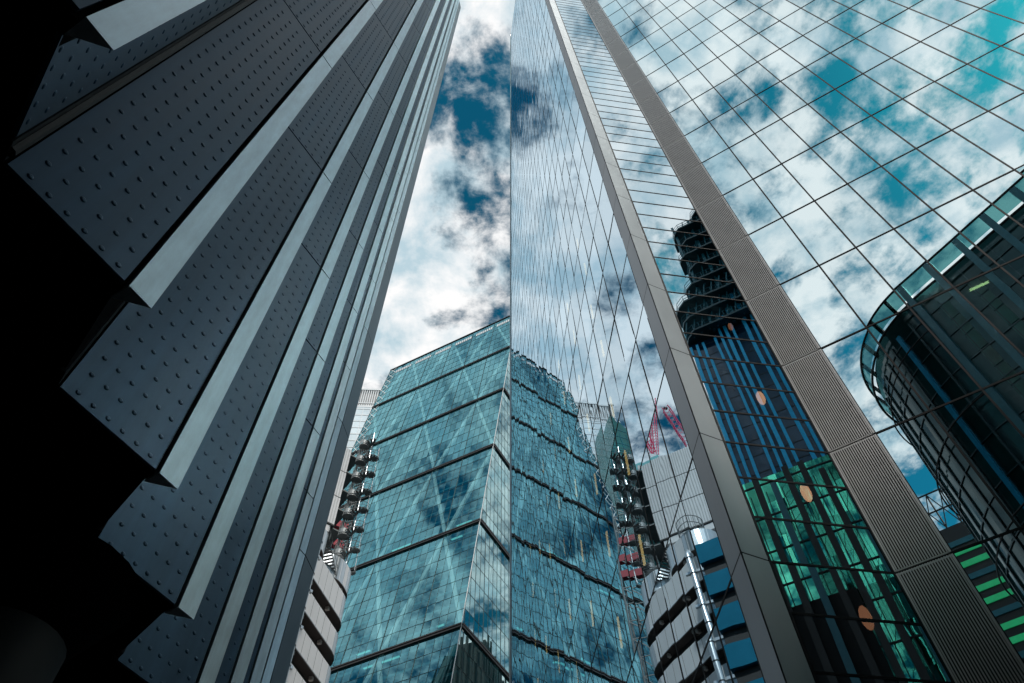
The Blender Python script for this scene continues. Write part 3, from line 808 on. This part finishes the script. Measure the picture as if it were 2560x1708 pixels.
# ------------------------------------------------------------------ cranes
def lattice(mb, p, q, w, n):
    p, q = Vector(p), Vector(q); u = (q - p).normalized(); a = u.cross(Vector((0, 0, 1)))
    a = (a if a.length > .05 else Vector((1, 0, 0))).normalized(); c = u.cross(a).normalized()
    cs = [a * w / 2 + c * w / 2, a * w / 2 - c * w / 2, -a * w / 2 - c * w / 2, -a * w / 2 + c * w / 2]
    for k in cs: mb.beam(p + k, q + k, .26)
    for i in range(n):
        s, e = p.lerp(q, i / n), p.lerp(q, (i + 1) / n)
        for k in range(4):
            k2 = (k + 1) % 4
            mb.beam(s + cs[k], e + cs[k2], .11)
    return mb
c1 = thing('tower_crane', 'red luffing crane with steep lattice jib reflected above the ribbed boxes', 'crane', group='red cranes')
CV = Vector((12.63, 1.33, .17))
def far(p): return CV + (Vector(p) - CV) * 1.75
B1 = far((-40.8, 97.5, 116)); T1 = far((-48.2, 105.8, 146))
lattice(MB(), B1, T1, 2.2, 20).build('jib', M['crane'], c1)
lattice(MB(), (B1.x, B1.y, GZ), (B1.x, B1.y, B1.z - 3), 2.4, 50).build('mast', M['crane'], c1)
b = MB(); b.obox(B1 + Vector((-3, -1.5, -3)), (6, 0, 0), (0, 4, 0), (0, 0, 2.4)); b.build('slewing_deck', M['white'], c1)
CT = far((-40.2, 98.4, 122.5)); b = lattice(MB(), B1 + Vector((1.0, .3, 0)), CT, 2.2, 5); b.build('counter_frame', M['crane'], c1)
MB().tube([CT, T1], .06, 6).build('pendant_rope', M['iron'], c1)
c2 = thing('tower_crane', 'second red crane, only its jib end showing beside the grey corner strip', 'crane', group='red cranes')
B2 = far((-50.0, 92.0, 96)); T2 = far((-44.7, 95.2, 129.6))
lattice(MB(), B2, T2, 2.4, 24).build('jib', M['crane'], c2)
lattice(MB(), (B2.x, B2.y, GZ), (B2.x, B2.y, B2.z - 1), 2.4, 40).build('mast', M['crane'], c2)
b = MB(); b.obox(T2 - Vector((.9, .4, .3)), (1.6, 0, 0), (0, .8, 0), (0, 0, .9)); b.build('jib_head', M['dark'], c2)
MB().tube([T2, T2 + Vector((-1.2, -1, -40))], .05, 6).build('hoist_rope', M['iron'], c2)

# ------------------------------------------------------------------ far towers
wt = thing('white_tower', 'white glass tower in the distance behind the teal tower, with grey louvres along its top', 'tower')
HW = 266
b = MB(); b.prism([(-80.6, 196.5), (-40, 199), (-40, 235), (-80.6, 232)], GZ, HW - 12); b.build('glazed_wall', M['palegl'], wt)
b = MB(); b.prism([(-79.8, 197.6), (-41, 200), (-41, 234), (-79.8, 231)], HW - 12, HW); b.build('louvre_back', M['concrete'], wt)
b = MB()
for i in range(44):
    x = -80.3 + i * .93; b.obox((x, 196.6 + (x + 80.6) * .0616, HW - 12), (.42, .026, 0), (0, 1.0, 0), (0, 0, 12))
b.obox((-80.6, 196.4, HW - 12.6), (40.6, 2.5, 0), (0, 1.2, 0), (0, 0, 1.2)); b.obox((-80.6, 196.4, HW - .6), (40.6, 2.5, 0), (0, 1.2, 0), (0, 0, .9))
b.build('top_louvre', M['white'], wt)
b = MB()
for i in range(60): b.obox((-80.6, 196.38, 20 + i * 4), (40.6, 2.5, 0), (0, .1, 0), (0, 0, .5))
for i in range(14): b.obox((-80.3 + i * 3, 196.36 + i * 3 * .0616, GZ), (.25, .015, 0), (0, .1, 0), (0, 0, HW - 12 - GZ))
b.build('wall_grid', M['white'], wt)
gt = thing('green_tower', 'dark green glass tower reflected beside the white tower in the mirror wall', 'tower')
b = MB(); b.prism([(-68.7, 178.5), (-68.7, 205), (-75.7, 205), (-75.7, 180)], GZ, 232)
b.f = b.f[:-1]
b.v[4:] = [(v[0], v[1], v[2] - (abs(v[0] + 68.7) / 7.0) * 9 + 4) for v in b.v[4:]]; b.poly(b.v[4:8]); b.build('glazed_wall', M['greent'], gt)
b = MB()
for i in range(56): b.obox((-68.6, 178.4, 6 + i * 4), (-7.1, 1.5, 0), (0, .08, 0), (0, 0, .3))
for i in range(4): b.obox((-68.8 - i * 2.2, 178.35 + i * .46, GZ), (.18, 0, 0), (0, .12, 0), (0, 0, 226))
b.build('wall_grid', M['tealfin'], gt)
nb_ = thing('black_office_block', 'black office block mirrored low in the side wall of the teal tower', 'building')
b = MB(); b.prism([(44, 140), (70, 118), (100, 150), (72, 175)], GZ, 119); b.build('wall', M['black'], nb_)
b = MB()
for i in range(22):
    p = Vector((44, 140, 0)).lerp(Vector((70, 118, 0)), i / 22); b.obox(p + Vector((-.3, -.3, GZ)), (.5, -.42, 0), (-.2, -.2, 0), (0, 0, 121 + random.uniform(-3, 2)))
    p = Vector((44, 140, 0)).lerp(Vector((72, 175, 0)), i / 22); b.obox(p + Vector((-.5, .2, GZ)), (.4, .5, 0), (-.2, .2, 0), (0, 0, 121 + random.uniform(-3, 2)))
b.build('wall_fin', M['soffit2'], nb_)

# ------------------------------------------------------------------ buildings behind the camera (seen in the mirror walls)
# fin tower: mirrored in the recessed strip
fo_ = Vector((38.3, -18.7, 0)); fl_ = adir(225.5); fb_ = adir(135.5)
FP = lambda a, z, o=0: fo_ + fl_ * a - fb_ * o + Vector((0, 0, z))
ft = thing('blue_finned_tower', 'navy tower with bright blue upright fins and stepped balconies', 'tower')
b = MB(); b.obox(FP(-14, GZ), fl_ * 18.3, fb_ * 20, (0, 0, 84 - GZ)); b.build('wall', M['navy'], ft)
b = MB(); b.obox(FP(-14, 84, -1.6), fl_ * 13.6, fb_ * 16, (0, 0, 31)); b.build('upper_wall', M['navy'], ft)
a = -13.4; i = 0
while a < 4.2:
    wdt = .32 if i % 3 else .42
    if i % 5 != 3:
        b = MB(); b.obox(FP(a, GZ, .45), fl_ * wdt, fb_ * .5, (0, 0, 83 - GZ + (random.random() * 8 if a < 0 else 0))); b.build('fin', M['blue'], ft)
    a += .82; i += 1
b = MB()
for k in range(34): b.obox(FP(-14, 2 + k * 2.45, .03), fl_ * 18.3, fb_ * .05, (0, 0, .10))
b.build('floor_line', M['dark'], ft)
for z, a1, dep in ((84.2, 4.3, 1.6), (87.6, 4.2, 1.6), (91.0, 4.4, 1.8), (95.4, 2.4, 1.5), (99.4, 1.0, 1.5), (103.4, 1.5, 1.7), (107.6, .7, 1.5), (111.4, 1.0, 1.9), (114.8, -2.6, 1.9)):
    b = MB()
    P = [FP(-14, 0, -2), FP(-14, 0, dep), FP(a1 - 1.5, 0, dep), FP(a1 - .5, 0, dep * .6), FP(a1, 0, 0), FP(a1, 0, -2)]
    b.prism([(p.x, p.y) for p in P], z, z + .35); o = b.build('balcony', M['tealdk'], ft)
    r_ = MB()
    for k in range(16): r_.beam(FP(a1 - 1.5 - k * .8, z + .3, dep - .05), FP(a1 - 1.5 - k * .8, z + 1.5, dep - .05), .05)
    for dz in (.8, 1.5):
        r_.tube([FP(-13, z + dz, dep - .05), FP(a1 - 1.5, z + dz, dep - .05), FP(a1 - .5, z + dz, dep * .6), FP(a1, z + dz, -.2)], .045, 5)
    r_.build('railing', M['tealfin'], o)
for k in (-4.6, -2.5, .2):
    b = MB(); b.obox(FP(k, 84, .7), fl_ * .4, fb_ * .4, (0, 0, 31)); b.build('post', M['tealfin'], ft)
b = MB()
for k in range(8): b.beam(FP(4.2 - k * 1.1, 84, .9), FP(4.2 - k * 1.1 - 2.6, 95, .9), .16)
for k in range(5): b.beam(FP(.6 - k * 1.4, 95, .8), FP(.6 - k * 1.4 - 2.0, 115, .8), .12)
b.build('scaffold_brace', M['tealfin'], ft)
# green glass block in front of it
go_ = Vector((-3.74, 24.14, 0)) + adir(135.5) * 50
GP = lambda a, z, o=0: go_ + fl_ * a - fb_ * o + Vector((0, 0, z))
gb_ = thing('green_glass_block', 'green glass block with dark slanting ribs reflected low in the recessed strip', 'building')
b = MB(); b.obox(GP(-10, GZ, -.3), fl_ * 14, fb_ * 8, (0, 0, 47.2 - GZ)); b.build('wall', M['core'], gb_)
b = MB()
for i in range(21):
    for k in range(15): pane_quad(b, [(-9.9 + i * .66, -1 + k * 3.3), (-9.9 + i * .66 + .66, -1 + k * 3.3), (-9.9 + i * .66 + .66, min(48, 2.3 + k * 3.3)), (-9.9 + i * .66, min(48, 2.3 + k * 3.3))], GP, .006)
wind(b, -fb_); b.build('glazed_wall', glass('green_pane', (.17, .92, .62), .66, (.1, .5, .35), wave=.004, pane=.75, body=(.01, .22, .13), bodyf=.4), gb_)
for i in range(11):
    b = MB(); b.obox(GP(-9.6 + i * 1.3, GZ, .4), fl_ * .5, fb_ * .45, (0, 0, 47 - GZ + random.uniform(-1, 2.2))); b.build('rib', M['dark'] if i % 4 else M['tealfin'], gb_)
b = MB()
for i in range(15): b.obox(GP(-10, 1 + i * 3.3 , .05), fl_ * 14, fb_ * .05, (0, 0, .12))
for i in range(22): b.obox(GP(-9.9 + i * .65, GZ, .045), fl_ * .07, fb_ * .05, (0, 0, 48.0))
b.build('glazing_bar', M['dark'], gb_)
b = MB(); b.obox(GP(-1.2, GZ, .12), fl_ * 5.4, fb_ * .1, (0, 0, 37)); b.build('lower_wall', M['core'], gb_)
# round-cornered dark glass building, mirrored at the lower right
cv = thing('round_cornered_building', 'dark teal building with rounded corner and glass rim, reflected at lower right', 'building')
q0 = Vector((10.4, -17.0, 0)); el_ = adir(-82.0); bk_ = adir(-172.0)
CR = 8.0; HC = 54.4
def cplan(off):
    """outline from the far east end along the straight wall, round the corner, and away"""
    pts = [(q0 - el_ * 22) - bk_ * off, (q0 + el_ * 7.1) - bk_ * off]
    cen = q0 + el_ * 7.1 + bk_ * CR
    for i in range(1, 25):
        an = R(115) * i / 24
        pts.append(cen - bk_ * (CR + off) * math.cos(an) + el_ * (CR + off) * math.sin(an))
    return pts
cl = cplan(0); back = [cl[-1] + bk_ * 16, cl[0] + bk_ * 20]
b = MB(); b.prism(cl + back, GZ, HC - 1.7); gw = b.build('glazed_wall', M['tealg'], cv)
b = MB()
for z in range(2, 52, 3):
    for p, q in zip(cplan(.03)[:-1], cplan(.03)[1:]): b.beam(p + Vector((0, 0, z)), q + Vector((0, 0, z)), .09, .09)
for k in range(22): b.obox(q0 + el_ * (6.9 - k * 1.3) - bk_ * .06 + Vector((0, 0, GZ)), el_ * .07, bk_ * .08, (0, 0, HC - 2.6 - GZ))
b.build('glazing_bar', M['tealdk'], gw)
b = MB()
for k, off in enumerate((.55, .55)):
    o_ = cplan(off)
    z = HC - 2.5 if k == 0 else HC - .1
    b.tube([p + Vector((0, 0, z)) for p in o_], .10, 6)
b.build('rim_rail', M['dark'], cv)
o_ = cplan(.5); i_ = cplan(-.5)
b = MB()
for p, q in zip(o_[:-1], o_[1:]):
    b.poly([p + Vector((0, 0, HC - 2.0)), q + Vector((0, 0, HC - 2.0)), q + Vector((0, 0, HC)), p + Vector((0, 0, HC))])
b.build('canopy_rim', glass('canopy_pane', (.22, .42, .44), .05, (.14, .36, .36)), cv)
b = MB()
for j in range(0, len(o_), 3): b.beam(i_[j] + Vector((0, 0, HC - 3.4)), o_[j] + Vector((0, 0, HC)), .32, .2)
b.build('canopy_bracket', M['dark'], cv)
for k in range(11):
    p = q0 + el_ * (6.6 - k * 2.6)
    b = MB(); b.obox(p - bk_ * .7 + Vector((0, 0, GZ)), el_ * .5, bk_ * .7, (0, 0, HC - .4 - GZ)); b.build('fin', M['tealfin'], cv)
    b = MB()
    for q in range(24 if k in (0, 1, 3, 6) else 0): b.obox(p - bk_ * .05 + el_ * -1.6 + Vector((0, 0, HC - 6.2 - q * 2.0)), el_ * .75, bk_ * .06, (0, 0, 1.85))
    if b.f: b.build('lit_blind_strip', M['blind'], cv)
cen = q0 + el_ * 7.1 + bk_ * CR
for k in range(12):
    an = R(8 + k * 8.8); d_ = -bk_ * math.cos(an) + el_ * math.sin(an); e_ = bk_ * math.sin(an) + el_ * math.cos(an)
    bl = k in (1, 9, 11)
    b = MB(); b.obox(cen + d_ * CR + Vector((0, 0, GZ)), e_ * (.34 if bl else .14), d_ * (.2 if bl else .12), (0, 0, HC - 3.6 - GZ)); b.build('round_fin', M['blue'] if bl else M['tealdk'], cv)
for z in (48.5, 40.5, 32.5, 24.5, 16.5):
    b = MB(); b.tube([p + Vector((0, 0, z)) for p in cplan(.4)[1:]], .06, 6); b.build('ring_rail', M['dark'], cv)
# green-striped block further back
gs_ = thing('green_striped_block', 'block with green floor strips and lattice roof frame, reflected beside louvres', 'building')
so_ = Vector((-20.3, -43.4, 0)); sl_ = adir(117.0); sb_ = adir(207.0)
SP = lambda a, z, o=0: so_ + sl_ * a - sb_ * o + Vector((0, 0, z))
b = MB(); b.obox(SP(-9, GZ), sl_ * 20, sb_ * 12, (0, 0, 58 - GZ)); b.build('wall', M['dark'], gs_)
for i in range(32):
    b = MB(); b.obox(SP(-8.4, 55.5 - i * 1.5, .1), sl_ * 17, sb_ * .1, (0, 0, .62)); b.build('window_strip', M['greenl'] if i % 3 else M['tealfin'], gs_)
b = MB()
for k in range(12):
    b.beam(SP(-8.5 + k * 1.6, 58), SP(-8.5 + k * 1.6, 63), .14); b.beam(SP(-8.5 + k * 1.6, 58), SP(-6.9 + k * 1.6, 63), .1); b.beam(SP(-6.9 + k * 1.6, 58), SP(-8.5 + k * 1.6, 63), .1)
for z in (60.5, 63): b.beam(SP(-9, z), SP(11, z), .14)
b.build('roof_frame', M['dark'], gs_)
